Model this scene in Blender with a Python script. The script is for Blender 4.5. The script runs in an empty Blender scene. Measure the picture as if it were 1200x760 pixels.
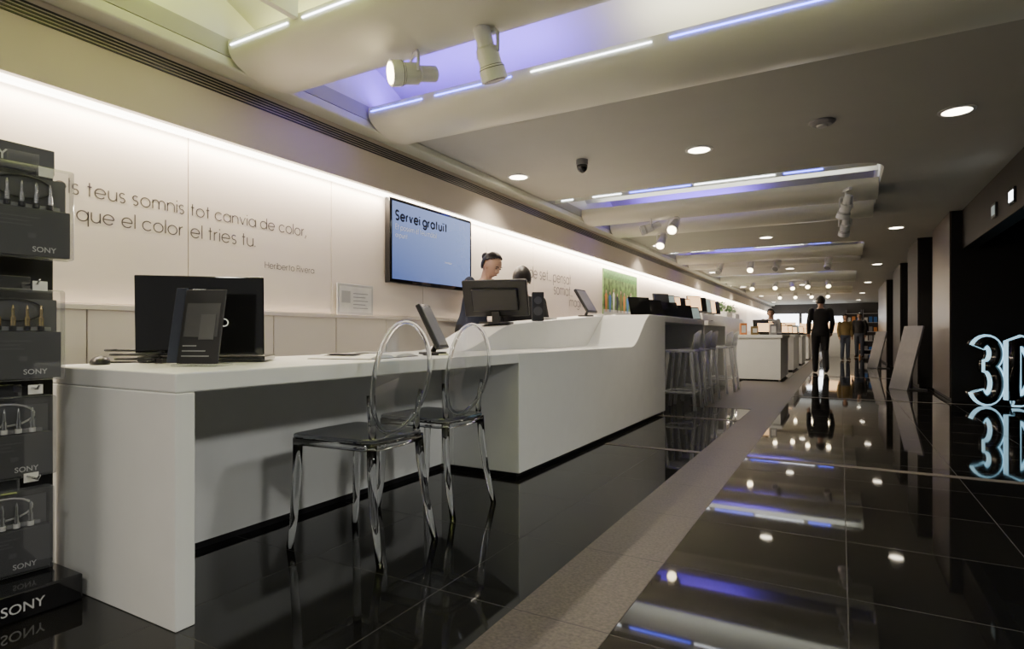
import bpy, bmesh, math, random
from mathutils import Vector, Matrix
random.seed(7)
SC = bpy.context.scene
COL = SC.collection
V = Vector

# ---------------------------------------------------------------- materials
def mat(name, col, rough=.5, metal=0.0, spec=.5, emit=None, es=0.0, var=.06, nscale=14, bump=0.0, coat=0.0):
    m = bpy.data.materials.new(name); m.use_nodes = True
    nt = m.node_tree; b = nt.nodes['Principled BSDF']
    b.inputs['Roughness'].default_value = rough
    b.inputs['Metallic'].default_value = metal
    b.inputs['Specular IOR Level'].default_value = spec
    b.inputs['Coat Weight'].default_value = coat
    tc = nt.nodes.new('ShaderNodeTexCoord'); n = nt.nodes.new('ShaderNodeTexNoise')
    n.inputs['Scale'].default_value = nscale; n.inputs['Detail'].default_value = 4
    nt.links.new(tc.outputs['Object'], n.inputs['Vector'])
    r = nt.nodes.new('ShaderNodeValToRGB')
    r.color_ramp.elements[0].position = .3; r.color_ramp.elements[1].position = .7
    r.color_ramp.elements[0].color = tuple(c*(1-var) for c in col)+(1,)
    r.color_ramp.elements[1].color = tuple(min(1, c*(1+var)) for c in col)+(1,)
    nt.links.new(n.outputs['Fac'], r.inputs['Fac'])
    nt.links.new(r.outputs['Color'], b.inputs['Base Color'])
    if emit:
        b.inputs['Emission Color'].default_value = tuple(emit)+(1,)
        b.inputs['Emission Strength'].default_value = es
    if bump:
        bp = nt.nodes.new('ShaderNodeBump'); bp.inputs['Strength'].default_value = bump
        bp.inputs['Distance'].default_value = .003
        nt.links.new(n.outputs['Fac'], bp.inputs['Height']); nt.links.new(bp.outputs['Normal'], b.inputs['Normal'])
    return m

def clear_mat(name, tint, haze=.25, base=.07, body=(.75, .77, .78), pw=2.6):
    """thin clear polycarbonate: transparent face-on, bright and reflective at grazing edges"""
    m = bpy.data.materials.new(name); m.use_nodes = True
    nt = m.node_tree; nt.nodes.clear(); L = nt.links.new
    o = nt.nodes.new('ShaderNodeOutputMaterial')
    t = nt.nodes.new('ShaderNodeBsdfTransparent'); t.inputs[0].default_value = tint+(1,)
    g = nt.nodes.new('ShaderNodeBsdfGlossy'); g.inputs['Color'].default_value = (.95, .96, 1, 1); g.inputs['Roughness'].default_value = .05
    d = nt.nodes.new('ShaderNodeBsdfDiffuse'); d.inputs['Color'].default_value = body+(1,)
    tr = nt.nodes.new('ShaderNodeBsdfTranslucent'); tr.inputs['Color'].default_value = body+(1,)
    m0 = nt.nodes.new('ShaderNodeMixShader'); m0.inputs[0].default_value = .5
    L(d.outputs[0], m0.inputs[1]); L(tr.outputs[0], m0.inputs[2])
    m1 = nt.nodes.new('ShaderNodeMixShader'); m1.inputs[0].default_value = haze
    L(g.outputs[0], m1.inputs[1]); L(m0.outputs[0], m1.inputs[2])
    l = nt.nodes.new('ShaderNodeLayerWeight'); l.inputs['Blend'].default_value = .5
    p = nt.nodes.new('ShaderNodeMath'); p.operation = 'POWER'; p.inputs[1].default_value = pw
    q = nt.nodes.new('ShaderNodeMath'); q.operation = 'MULTIPLY_ADD'; q.inputs[1].default_value = .8; q.inputs[2].default_value = base
    L(l.outputs['Facing'], p.inputs[0]); L(p.outputs[0], q.inputs[0])
    mx = nt.nodes.new('ShaderNodeMixShader')
    L(q.outputs[0], mx.inputs[0]); L(t.outputs[0], mx.inputs[1]); L(m1.outputs[0], mx.inputs[2]); L(mx.outputs[0], o.inputs[0])
    return m

def solid_clear(name):
    """solid moulded polycarbonate: refractive, water clear"""
    m = bpy.data.materials.new(name); m.use_nodes = True
    b = m.node_tree.nodes['Principled BSDF']
    b.inputs['Base Color'].default_value = (.97, .98, 1, 1)
    b.inputs['Transmission Weight'].default_value = 1; b.inputs['Roughness'].default_value = .03
    b.inputs['IOR'].default_value = 1.45
    return m

M = {}
M['wall'] = mat('wall_laminate', (.79, .715, .635), .45, var=.02, nscale=3)
M['wallup'] = mat('upper_wall_paint', (.62, .545, .45), .6, var=.02, nscale=3)
M['ceil'] = mat('ceiling_paint', (.47, .475, .43), .8, var=.02, nscale=3)
M['beam'] = mat('beam_gloss_white', (.70, .71, .60), .35, var=.02, nscale=3)
M['deck'] = mat('coffer_deck_white', (.82, .82, .78), .6, var=.02, nscale=3)
M['solid'] = mat('white_solid_surface', (.78, .79, .765), .38, var=.02, nscale=6)
M['white'] = mat('white_plastic', (.75, .75, .73), .4, var=.03)
M['black'] = mat('black_plastic', (.012, .012, .013), .35)
M['blackgloss'] = mat('black_gloss', (.008, .008, .009), .08, spec=.6)
M['blackmatte'] = mat('black_laminate', (.007, .0065, .0065), .6, spec=.3)
M['bronze'] = mat('dark_bronze_laminate', (.035, .023, .017), .4)
M['grey'] = mat('grey_plastic', (.25, .25, .26), .4)
M['boardgrey'] = mat('board_grey', (.085, .085, .09), .5)
M['dgrey'] = mat('dark_grey_board', (.055, .055, .06), .5)
M['lgrey'] = mat('light_grey_board', (.5, .5, .5), .5)
M['metal'] = mat('brushed_steel', (.7, .7, .7), .22, metal=1)
M['gold'] = mat('gold_plating', (.95, .75, .4), .25, metal=1)
M['paper'] = mat('paper', (.78, .77, .74), .7)
M['ink'] = mat('grey_lettering', (.10, .08, .07), .6)
M['inkpale'] = mat('faint_grey_lettering', (.24, .21, .19), .6)
M['inkdark'] = mat('navy_lettering', (.004, .006, .02), .6)
M['inklight'] = mat('white_lettering', (.8, .8, .8), .5, emit=(1, 1, 1), es=.25)
M['inkdim'] = mat('silver_lettering', (.55, .55, .55), .5)
M['screen'] = mat('screen_off', (.01, .011, .014), .07, spec=.7)
M['screenblue'] = mat('screen_lit', (.1, .2, .4), .3, emit=(.25, .45, .9), es=1.2)
M['screenpale'] = mat('screen_pale', (.3, .4, .4), .3, emit=(.5, .62, .65), es=.28)
M['screenwarm'] = mat('screen_warm', (.4, .3, .2), .3, emit=(1, .6, .28), es=2.2)
M['skin'] = mat('skin', (.50, .30, .21), .5, var=.05)
M['skinlip'] = mat('lips', (.4, .14, .12), .4)
M['hair'] = mat('dark_hair', (.014, .009, .007), .5, var=.4, nscale=60)
M['suit'] = mat('black_wool', (.012, .012, .014), .8)
M['shirt'] = mat('white_shirt', (.6, .6, .6), .7)
M['mustard'] = mat('mustard_knit', (.20, .14, .05), .8)
M['jean'] = mat('blue_grey_denim', (.05, .06, .09), .8)
M['navy'] = mat('navy_cloth', (.025, .032, .06), .8)
M['green'] = mat('leaf_green', (.05, .16, .03), .5, var=.5, nscale=30)
M['foliage_print'] = mat('foliage_print', (.10, .19, .05), .6, var=.85, nscale=9)
M['orange'] = mat('orange_card', (.6, .22, .05), .6)
M['blue'] = mat('blue_card', (.04, .16, .5), .5)
M['lamp'] = mat('lamp_lens', (1, .95, .85), .3, emit=(1, .88, .68), es=16)
M['lamphot'] = mat('spot_lens', (1, .93, .8), .3, emit=(1, .82, .52), es=18)
M['ledw'] = mat('led_white', (1, 1, 1), .3, emit=(.85, .88, 1), es=13)
M['ledb'] = mat('led_blue', (.2, .2, 1), .3, emit=(.08, .10, 1), es=18)
M['cyan'] = mat('cyan_glow', (.3, .6, .7), .3, emit=(.40, .74, .95), es=1.3)
M['cove'] = mat('cove_tube', (1, 1, .95), .3, emit=(1, .93, .80), es=12)
M['window'] = mat('frosted_window', (.9, .95, 1), .3, emit=(.9, .94, 1), es=7)
M['clear'] = clear_mat('clear_polycarbonate_sheet', (.92, .93, .94), .25, .06, pw=2.4)
M['seatclear'] = clear_mat('smoky_clear_seat', (.55, .57, .60), .22, .14, body=(.5, .52, .55), pw=1.5)
M['clearsolid'] = solid_clear('clear_polycarbonate_solid')
M['blister'] = clear_mat('clear_blister', (.9, .91, .92), .4, .12)
M['milky'] = clear_mat('milky_polycarbonate', (.9, .91, .92), .9, .42, body=(.93, .94, .95), pw=1.5)

def granite_material():
    m = mat('brown_grey_granite', (.080, .068, .054), .45, var=.4, nscale=90, bump=.3)
    nt = m.node_tree; b = nt.nodes['Principled BSDF']
    src = b.inputs['Base Color'].links[0].from_socket
    tc = nt.nodes.new('ShaderNodeTexCoord'); mp = nt.nodes.new('ShaderNodeMapping'); mp.inputs['Location'].default_value = (.3, .2, 0)
    br = nt.nodes.new('ShaderNodeTexBrick'); br.offset = 0; br.inputs['Scale'].default_value = 1
    br.inputs['Brick Width'].default_value = 1.2; br.inputs['Row Height'].default_value = .6
    br.inputs['Mortar Size'].default_value = .003; br.inputs['Mortar'].default_value = (.02, .018, .015, 1)
    nt.links.new(tc.outputs['Object'], mp.inputs[0]); nt.links.new(mp.outputs[0], br.inputs['Vector'])
    nt.links.new(src, br.inputs['Color1']); nt.links.new(src, br.inputs['Color2'])
    nt.links.new(br.outputs['Color'], b.inputs['Base Color'])
    return m
M['granite'] = granite_material()

def floor_material():
    m = bpy.data.materials.new('polished_black_tile'); m.use_nodes = True
    nt = m.node_tree; b = nt.nodes['Principled BSDF']
    tc = nt.nodes.new('ShaderNodeTexCoord'); mp = nt.nodes.new('ShaderNodeMapping')
    mp.inputs['Location'].default_value = (.58, .2, 0)
    br = nt.nodes.new('ShaderNodeTexBrick'); br.offset = 0; br.squash = 1
    br.inputs['Scale'].default_value = 1
    br.inputs['Brick Width'].default_value = .6; br.inputs['Row Height'].default_value = .6
    br.inputs['Mortar Size'].default_value = .0018; br.inputs['Mortar Smooth'].default_value = .1
    br.inputs['Color1'].default_value = (.005, .005, .005, 1); br.inputs['Color2'].default_value = (.009, .0085, .0075, 1)
    br.inputs['Mortar'].default_value = (.024, .022, .02, 1)
    nt.links.new(tc.outputs['Object'], mp.inputs[0]); nt.links.new(mp.outputs[0], br.inputs['Vector'])
    nt.links.new(br.outputs['Color'], b.inputs['Base Color'])
    r = nt.nodes.new('ShaderNodeMapRange'); r.inputs[3].default_value = .035; r.inputs[4].default_value = .5
    nt.links.new(br.outputs['Fac'], r.inputs[0]); nt.links.new(r.outputs[0], b.inputs['Roughness'])
    b.inputs['IOR'].default_value = 1.52
    return m
M['floor'] = floor_material()

def tv_material():
    m = mat('tv_picture', (.01, .02, .05), .25)
    nt = m.node_tree; b = nt.nodes['Principled BSDF']
    tc = nt.nodes.new('ShaderNodeTexCoord'); s = nt.nodes.new('ShaderNodeSeparateXYZ')
    nt.links.new(tc.outputs['Generated'], s.inputs[0])
    r = nt.nodes.new('ShaderNodeValToRGB')
    r.color_ramp.elements[0].color = (.12, .18, .48, 1); r.color_ramp.elements[1].color = (.44, .56, .98, 1)
    mth = nt.nodes.new('ShaderNodeMath'); mth.operation = 'MULTIPLY_ADD'
    mth.inputs[1].default_value = .6
    m2 = nt.nodes.new('ShaderNodeMath'); m2.operation = 'MULTIPLY'; m2.inputs[1].default_value = .4
    nt.links.new(s.outputs['Y'], m2.inputs[0]); nt.links.new(s.outputs['Z'], mth.inputs[0]); nt.links.new(m2.outputs[0], mth.inputs[2])
    nt.links.new(mth.outputs[0], r.inputs[0]); nt.links.new(r.outputs[0], b.inputs['Emission Color'])
    b.inputs['Emission Strength'].default_value = .95
    return m
M['tv'] = tv_material()

# ---------------------------------------------------------------- mesh helpers
def box(bm, x0, x1, y0, y1, z0, z1, mx=None, mi=0):
    pts = [V((x, y, z)) for z in (z0, z1) for y in (y0, y1) for x in (x0, x1)]
    if mx: pts = [mx @ p for p in pts]
    v = [bm.verts.new(p) for p in pts]
    for f in ((0, 2, 3, 1), (4, 5, 7, 6), (0, 1, 5, 4), (2, 6, 7, 3), (0, 4, 6, 2), (1, 3, 7, 5)):
        bm.faces.new([v[i] for i in f]).material_index = mi

def tube(bm, pts, rad, seg=12, mi=0, sq=1.0, closed=False):
    pts = [V(p) for p in pts]
    if not hasattr(rad, '__len__'): rad = [rad]*len(pts)
    rings = []; prev = None; N = len(pts)
    for i, p in enumerate(pts):
        if closed: t = (pts[(i+1) % N]-pts[i-1]).normalized()
        else: t = (pts[min(i+1, N-1)]-pts[max(i-1, 0)]).normalized()
        if prev is None:
            a = V((0, 0, 1)) if abs(t.z) < .9 else V((1, 0, 0))
            n = t.cross(a).normalized()
        else:
            n = (prev-t*prev.dot(t)).normalized()
        prev = n; b = t.cross(n)
        rings.append([bm.verts.new(p+n*math.cos(k*2*math.pi/seg)*rad[i]+b*math.sin(k*2*math.pi/seg)*rad[i]*sq) for k in range(seg)])
    for i in range(N if closed else N-1):
        for k in range(seg):
            j = (i+1) % N
            bm.faces.new((rings[i][k], rings[i][(k+1) % seg], rings[j][(k+1) % seg], rings[j][k])).material_index = mi
    if not closed:
        bm.faces.new(rings[0][::-1]).material_index = mi; bm.faces.new(rings[-1]).material_index = mi

def loft(bm, rings, seg=20, mi=0):
    R = []
    for (cx, cy, cz, rx, ry) in rings:
        R.append([bm.verts.new((cx+rx*math.cos(k*2*math.pi/seg), cy+ry*math.sin(k*2*math.pi/seg), cz)) for k in range(seg)])
    for i in range(len(R)-1):
        for k in range(seg):
            bm.faces.new((R[i][k], R[i][(k+1) % seg], R[i+1][(k+1) % seg], R[i+1][k])).material_index = mi
    bm.faces.new(R[0][::-1]).material_index = mi; bm.faces.new(R[-1]).material_index = mi

def ell(bm, c, r, sub=3, mx=None, mi=0):
    g = bmesh.ops.create_icosphere(bm, subdivisions=sub, radius=1)
    for v in g['verts']:
        v.co = V((v.co.x*r[0], v.co.y*r[1], v.co.z*r[2]))
        if mx: v.co = mx @ v.co
        v.co += V(c)
    return g['verts']

def prism(bm, poly, axis, a, b, mi=0):
    def P(p, t):
        return V((t, p[0], p[1])) if axis == 0 else V((p[0], t, p[1])) if axis == 1 else V((p[0], p[1], t))
    A = [bm.verts.new(P(p, a)) for p in poly]; B = [bm.verts.new(P(p, b)) for p in poly]
    n = len(poly)
    for i in range(n):
        bm.faces.new((A[i], A[(i+1) % n], B[(i+1) % n], B[i])).material_index = mi
    bm.faces.new(A[::-1]).material_index = mi; bm.faces.new(B).material_index = mi

def rrect(w, h, r, n=5):
    out = []
    for cx, cy, a0 in ((w/2-r, h/2-r, 0), (-w/2+r, h/2-r, 90), (-w/2+r, -h/2+r, 180), (w/2-r, -h/2+r, 270)):
        for i in range(n+1):
            a = math.radians(a0+90*i/n); out.append((cx+r*math.cos(a), cy+r*math.sin(a)))
    return out

def part(name, bm, m, parent=None, bevel=0, smooth=False, label=None, loc=None):
    me = bpy.data.meshes.new(name)
    bmesh.ops.recalc_face_normals(bm, faces=bm.faces)
    if smooth:
        for f in bm.faces: f.smooth = True
    bm.to_mesh(me); bm.free()
    for x in (m if isinstance(m, (list, tuple)) else [m]): me.materials.append(M[x])
    o = bpy.data.objects.new(name, me); COL.objects.link(o)
    if parent: o.parent = parent
    if loc: o.location = loc
    if bevel:
        md = o.modifiers.new('bevel', 'BEVEL'); md.width = bevel; md.segments = 3; md.limit_method = 'ANGLE'
    if label: o['label'] = label
    return o

def B(name, dims, m, parent=None, bevel=0, label=None, mx=None):
    bm = bmesh.new(); box(bm, *dims, mx=mx); return part(name, bm, m, parent, bevel, label=label)

def thing(name, label, cat, loc, rz=0, group=None):
    e = bpy.data.objects.new(name, None); e.empty_display_size = .1
    COL.objects.link(e); e.location = loc; e.rotation_euler = (0, 0, rz)
    e['label'] = label; e['category'] = cat
    if group: e['group'] = group
    return e
def tag(o, label, cat, group=None):
    o['label'] = label; o['category'] = cat
    if group: o['group'] = group
    return o
def struct(o): o['kind'] = 'structure'; return o

def dup(root, loc, rz=None, label=None, scale=None):
    def cp(o, par):
        c = o.copy(); COL.objects.link(c)
        if par:
            c.parent = par
        for ch in o.children: cp(ch, c)
        return c
    c = cp(root, None); c.location = loc
    if rz is not None: c.rotation_euler = (0, 0, rz)
    if label: c['label'] = label
    if scale: c.scale = scale
    return c

def bake(bm, voxel=None, smooth=4):
    me = bpy.data.meshes.new('tmp'); bmesh.ops.recalc_face_normals(bm, faces=bm.faces); bm.to_mesh(me); bm.free()
    o = bpy.data.objects.new('tmp', me); COL.objects.link(o)
    if voxel:
        r = o.modifiers.new('r', 'REMESH'); r.mode = 'VOXEL'; r.voxel_size = voxel
    if smooth:
        s = o.modifiers.new('s', 'SMOOTH'); s.iterations = smooth; s.factor = .5
    dg = bpy.context.evaluated_depsgraph_get(); dg.update()
    res = bpy.data.meshes.new_from_object(o.evaluated_get(dg))
    bpy.data.objects.remove(o)
    for p in res.polygons: p.use_smooth = True
    return res
def meshpart(name, me, m, parent, label=None):
    me.materials.clear(); me.materials.append(M[m])
    o = bpy.data.objects.new(name, me); COL.objects.link(o); o.parent = parent
    if label: o['label'] = label
    return o

def text(name, s, m, parent, o, ax, ay, width=None, height=None, depth=.001, cap=None, bold=0):
    cu = bpy.data.curves.new('t', 'FONT'); cu.body = s; cu.size = 1; cu.extrude = 0; cu.offset = bold
    cu.resolution_u = 4
    ob = bpy.data.objects.new('t', cu); COL.objects.link(ob)
    dg = bpy.context.evaluated_depsgraph_get(); dg.update()
    me = bpy.data.meshes.new_from_object(ob.evaluated_get(dg))
    bpy.data.objects.remove(ob)
    xs = [v.co.x for v in me.vertices]
    x0 = min(xs); w = max(xs)-x0; k = (width/w) if width else cap/.7
    ky = (cap/.7) if cap else k
    ax = V(ax).normalized(); ay = V(ay).normalized(); nn = ax.cross(ay)
    for v in me.vertices:
        v.co = V(o)+ax*((v.co.x-x0)*k)+ay*(v.co.y*ky)+nn*depth
    me.materials.clear(); me.materials.append(M[m])
    t = bpy.data.objects.new(name, me); COL.objects.link(t); t.parent = parent
    return t

# ---- round geometric lettering drawn with strokes (x-height = 1)
def A(cx, cy, r, a0, a1, ry=None):
    n = max(4, int(abs(a1-a0)/14)); ry = ry or r
    return [(cx+r*math.cos(math.radians(a0+(a1-a0)*i/n)), cy+ry*math.sin(math.radians(a0+(a1-a0)*i/n))) for i in range(n+1)]
O_ = A(.5, .5, .5, 0, 360)
G = {
 'a': (1, [O_, [(1, 0), (1, 1)]]), 'b': (1, [O_, [(0, 0), (0, 1.5)]]), 'c': (.88, [A(.5, .5, .5, 42, 318)]),
 'd': (1, [O_, [(1, 0), (1, 1.5)]]), 'e': (1, [A(.5, .5, .5, 0, 322), [(0, .5), (1, .5)]]),
 'g': (1, [O_, [(1, 1), (1, 0)], A(.5, 0, .5, 0, -150, .45)]),
 'h': (.8, [[(0, 0), (0, 1.5)], A(.4, .6, .4, 180, 0), [(.8, .6), (.8, 0)]]),
 'i': (0, [[(0, 0), (0, 1)], [(0, 1.28), (0, 1.42)]]), 'l': (0, [[(0, 0), (0, 1.5)]]),
 'm': (1.36, [[(0, 0), (0, 1)], A(.34, .66, .34, 180, 0), [(.68, .66), (.68, 0)], A(1.02, .66, .34, 180, 0), [(1.36, .66), (1.36, 0)]]),
 'n': (.8, [[(0, 0), (0, 1)], A(.4, .6, .4, 180, 0), [(.8, .6), (.8, 0)]]),
 'o': (1, [O_]), 'p': (1, [O_, [(0, -.5), (0, 1)]]), 'q': (1, [O_, [(1, -.5), (1, 1)]]),
 'r': (.38, [[(0, 0), (0, 1)], A(.42, .58, .42, 180, 95)]),
 's': (.56, [A(.28, .74, .26, 35, 270), A(.28, .24, .25, 90, -145)]),
 't': (.42, [[(.2, 0), (.2, 1.42)], [(0, 1), (.42, 1)]]),
 'u': (.8, [[(0, 1), (0, .4)], A(.4, .4, .4, 180, 360), [(.8, 1), (.8, 0)]]),
 'v': (.8, [[(0, 1), (.4, 0), (.8, 1)]]), 'ï': (.3, [[(.15, 0), (.15, 1)], [(0, 1.27), (0, 1.43)], [(.3, 1.27), (.3, 1.43)]]),
 'ò': (1, [O_, [(.35, 1.45), (.6, 1.2)]]),
 ',': (.1, [[(.1, .16), (-.04, -.32)]]), '.': (.05, [[(0, -.03), (0, .14)]]),
 'H': (1, [[(0, 0), (0, 1.45)], [(1, 0), (1, 1.45)], [(0, .75), (1, .75)]]),
 'R': (.8, [[(0, 0), (0, 1.45)], [(0, 1.45), (.42, 1.45)], A(.42, 1.08, .37, 90, -90), [(.42, .71), (0, .71)], [(.42, .71), (.82, 0)]]),
 'S': (.8, [A(.4, 1.08, .37, 30, 270), A(.4, .36, .36, 90, -150)]),
 'E': (.7, [[(0, 0), (0, 1.45)], [(0, 1.45), (.7, 1.45)], [(0, .75), (.65, .75)], [(0, 0), (.7, 0)]]),
}
def gtext(name, s, m, parent, o, ax, ay, width, t=.135, gap=.28, depth=.0012):
    x = 0; segs = []
    for ch in s:
        if ch == ' ': x += .5; continue
        w, st = G[ch]
        for pl in st: segs.append([(p[0]+x, p[1]) for p in pl])
        x += w+gap
    W = x-gap; k = width/W
    ax = V(ax).normalized(); ay = V(ay).normalized(); nn = ax.cross(ay); o = V(o)
    bm = bmesh.new()
    for pl in segs:
        L = []; R = []
        for i, p in enumerate(pl):
            a = V(pl[max(i-1, 0)]); b = V(pl[min(i+1, len(pl)-1)]); d = (b-a).normalized(); n = V((-d.y, d.x))*t/2
            if len(pl) == 3 and i == 1: n = V((t*.6, 0))
            q = V(p)
            L.append(bm.verts.new(o+ax*((q.x+n.x)*k)+ay*((q.y+n.y)*k)+nn*depth)); R.append(bm.verts.new(o+ax*((q.x-n.x)*k)+ay*((q.y-n.y)*k)+nn*depth))
        for i in range(len(pl)-1): bm.faces.new((L[i], L[i+1], R[i+1], R[i]))
    me = bpy.data.meshes.new(name); bm.to_mesh(me); bm.free(); me.materials.append(M[m])
    ob = bpy.data.objects.new(name, me); COL.objects.link(ob); ob.parent = parent
    return ob

def area(name, loc, rot, sx, sy, e, col, spread=180, shape='RECTANGLE'):
    l = bpy.data.lights.new(name, 'AREA'); l.shape = shape; l.size = sx
    if shape == 'RECTANGLE': l.size_y = sy
    l.energy = e; l.color = col; l.spread = math.radians(spread)
    o = bpy.data.objects.new(name, l); COL.objects.link(o); o.location = loc; o.rotation_euler = rot
    return o

# ================================================================ ROOM SHELL
XW = -3.3; ZC = 2.45; YE = 34.0; XRW = 2.6
struct(B('floor', (-3.4, XRW+.2, -2.5, YE+.1, -.1, 0), 'floor'))
struct(B('trim_1', (-.895, -.58, -2.5, YE, 0, .002), 'granite'))
struct(B('trim_2', (-.58, XRW, 4.36, 4.43, 0, .002), 'granite'))
struct(B('trim_3', (-1.62, -.895, 4.36, 4.43, 0, .002), 'granite'))
struct(B('trim_4', (-3.2, -.895, 6.15, 6.25, 0, .002), 'granite'))
struct(B('trim_5', (-1.6, -.895, 7.2, 11.7, 0, .002), 'granite'))
struct(B('trim_6', (-.58, XRW, 9.0, 9.07, 0, .002), 'granite'))
struct(B('trim_7', (-.58, XRW, 13.6, 13.7, 0, .002), 'granite'))

bm = bmesh.new()
box(bm, XW-.12, XW-.012, -2.5, YE, 0, 2.95)
y = 2.037-1.093*4
while y < YE:
    box(bm, XW-.012, XW, max(y, -2.5)+.003, min(y+1.093, YE)-.003, 1.02, 2.3)
    y += 1.093
y = 2.037-.5465*8
while y < YE:
    box(bm, XW-.012, XW+.05, max(y, -2.5)+.003, min(y+.5465, YE)-.003, 0.0, .985)
    y += .5465
box(bm, XW-.012, XW+.065, -2.5, YE, .985, 1.012)
wall = struct(part('wall_left', bm, 'wall', bevel=.002))
UY, UZ = (0, 1, 0), (0, 0, 1)
gtext('wall_lettering', "els teus somnis", 'ink', wall, (XW, 1.372, 1.555), UY, UZ, .638)
gtext('wall_lettering', "tot canvia de color,", 'ink', wall, (XW, 2.052, 1.555), UY, UZ, .84)
gtext('wall_lettering', "que el color", 'ink', wall, (XW, 1.468, 1.428), UY, UZ, .535)
gtext('wall_lettering', "el tries tu.", 'ink', wall, (XW, 2.052, 1.428), UY, UZ, .43)
gtext('wall_lettering', "Heriberto Rivera", 'ink', wall, (XW, 2.555, 1.30), UY, UZ, .41, t=.15)
for s, yy, zz, w in (("de set... pensat", 6.3, 1.56, 1.25), ("somiat...", 7.0, 1.40, .62), ("imaginat", 7.5, 1.26, .65)):
    gtext('wall_lettering', s, 'inkpale', wall, (XW, yy, zz), UY, UZ, w, t=.15)

struct(B('trim_8', (XW, XW+.1, -2.5, YE, 2.02, ZC), 'wallup'))
bm = bmesh.new()
for k in range(5): box(bm, XW+.1, XW+.106, -2.5, YE, 2.285+k*.017, 2.293+k*.017)
struct(part('trim_9', bm, 'black'))
bm = bmesh.new(); box(bm, XW+.1, XW+.25, -2.5, YE, 2.39, ZC); struct(part('trim_10', bm, 'beam', bevel=.012))
tag(B('cove_light', (XW+.012, XW+.06, -2.0, YE-.3, 1.998, 2.018), 'cove'), "long warm white tube light tucked under the upper wall band", "cove light")

# ceiling
cof = [(.7, 3.74, 1.6), (6.28, 8.92, .36), (11.46, 14.1, .36), (16.64, 19.28, .36), (21.8, 24.5, .36)]
XL = XW+.25; XR = XRW+.1
bm = bmesh.new()
box(bm, XW-.1, XL, -2.5, YE, ZC, ZC+.1)
yp = -2.5
def vault(bm, x0, x1, ya, yb, z0, z1, n=14):
    # shallow curved lid spanning ya..yb
    pts = [(ya+(yb-ya)*i/n, z0+(z1-z0)*math.sin(math.pi*i/n)) for i in range(n+1)]
    low = [[bm.verts.new((x, p[0], p[1])) for p in pts] for x in (x0, x1)]
    top = [[bm.verts.new((x, p[0], p[1]+.03)) for p in pts] for x in (x0, x1)]
    for i in range(n):
        for a, b in ((low[0], low[1]), (top[0], top[1])):
            f = bm.faces.new((a[i], a[i+1], b[i+1], b[i])); f.material_index = 1; f.smooth = True
    for L_, T_ in zip(low, top):
        for i in range(n): bm.faces.new((L_[i], L_[i+1], T_[i+1], T_[i])).material_index = 1
for (a, b, xr) in cof:
    box(bm, XL, XR, yp, a, ZC, ZC+.1); yp = b
    box(bm, xr, XR, a, b, ZC, ZC+.1)
    vault(bm, XL-.03, xr+.03, b-1.40, b+.03, 2.66, 2.90)
    vault(bm, XL-.03, xr+.03, a-.03, b-1.40, 2.66, 2.90)
    box(bm, XL-.03, XL, a, b, ZC+.1, 2.96, mi=1); box(bm, xr, xr+.03, a, b, ZC+.1, 2.96, mi=1)
    box(bm, XL, xr, a-.03, a, ZC+.1, 2.70, mi=1); box(bm, XL, xr, b, b+.03, ZC+.1, 2.70, mi=1)
    if xr < 1:
        for yy, s in ((a, 1), (b, -1)):
            r = .3; poly = [(xr, yy)]
            for i in range(9):
                t = math.radians(90*i/8); poly.append((xr-r+r*math.sin(t), yy+s*(r-r*math.cos(t))))
            prism(bm, poly, 2, ZC, 2.86)
box(bm, XL, XR, yp, YE, ZC, ZC+.1)
struct(part('ceiling', bm, ['ceil', 'deck']))
nb = 11
for ci, (a, b, xr) in enumerate(cof):
    for y0 in ((b-1.64), (b-.51)):
        poly = [(y0+.51, ZC+.07), (y0, 2.53)]
        for i in range(15):
            t = math.pi*i/14; poly.append((y0+.255-.255*math.cos(t), 2.485-.11*math.sin(t)-.035*(i/14)))
        bm = bmesh.new(); prism(bm, poly, 0, XL+.02, xr-.005)
        o = struct(part('trim_%d' % nb, bm, 'beam', smooth=False)); nb += 1
        md = o.modifiers.new('b', 'BEVEL'); md.width = .004; md.limit_method = 'ANGLE'
        for f in o.data.polygons: f.use_smooth = True
        o.data.set_sharp_from_angle(angle=math.radians(40))
bm = bmesh.new(); box(bm, -2.49, -2.45, .7, 2.1, 2.5, 2.86); struct(part('trim_%d' % nb, bm, 'beam', bevel=.004)); nb += 1
def strip(x0, x1, y, z, m):
    tag(B('light_strip', (x0, x1, y-.008, y-.001, z+.005, z+.010), m), "thin %s linear light on the edge of a ceiling beam" % ("cool white" if m == 'ledw' else "blue"), "light strip", "linear lights in the ceiling coffers")
for x0, x1, m in ((-3.0, -2.53, 'ledw'), (-2.42, -1.7, 'ledw'), (-1.66, -.9, 'ledw')): strip(x0, x1, 2.10, 2.487, m)
for x0, x1, m in ((-3.0, -2.53, 'ledb'), (-2.42, -1.82, 'ledb'), (-1.68, -.92, 'ledw'), (-.82, -.02, 'ledb'), (.02, .8, 'ledw')): strip(x0, x1, 3.23, 2.487, m)
for k, yb in enumerate((6.30, 11.5, 16.7)):
    for x0, x1, m in ((-2.95, -2.8, 'ledw'), (-2.55, -2.2, 'ledw'), (-2.1, -1.42, 'ledb'), (-1.38, -.58, 'ledw'), (-.5, -.15, 'ledb')):
        strip(x0, x1, yb+.18, 2.475, m)
    bm = bmesh.new(); box(bm, XL+.01, .3, yb+.18, yb+.2, 2.46, 2.5); struct(part('trim_%d' % nb, bm, 'beam')); nb += 1
area('coffer_glow', (-2.2, 1.5, 2.52), (math.pi, 0, 0), 2.2, .2, 20, (.90, 1, .20))
area('coffer_glow', (-.5, 1.5, 2.52), (math.pi, 0, 0), 1.8, .2, 10, (.95, 1, .3))
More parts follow.
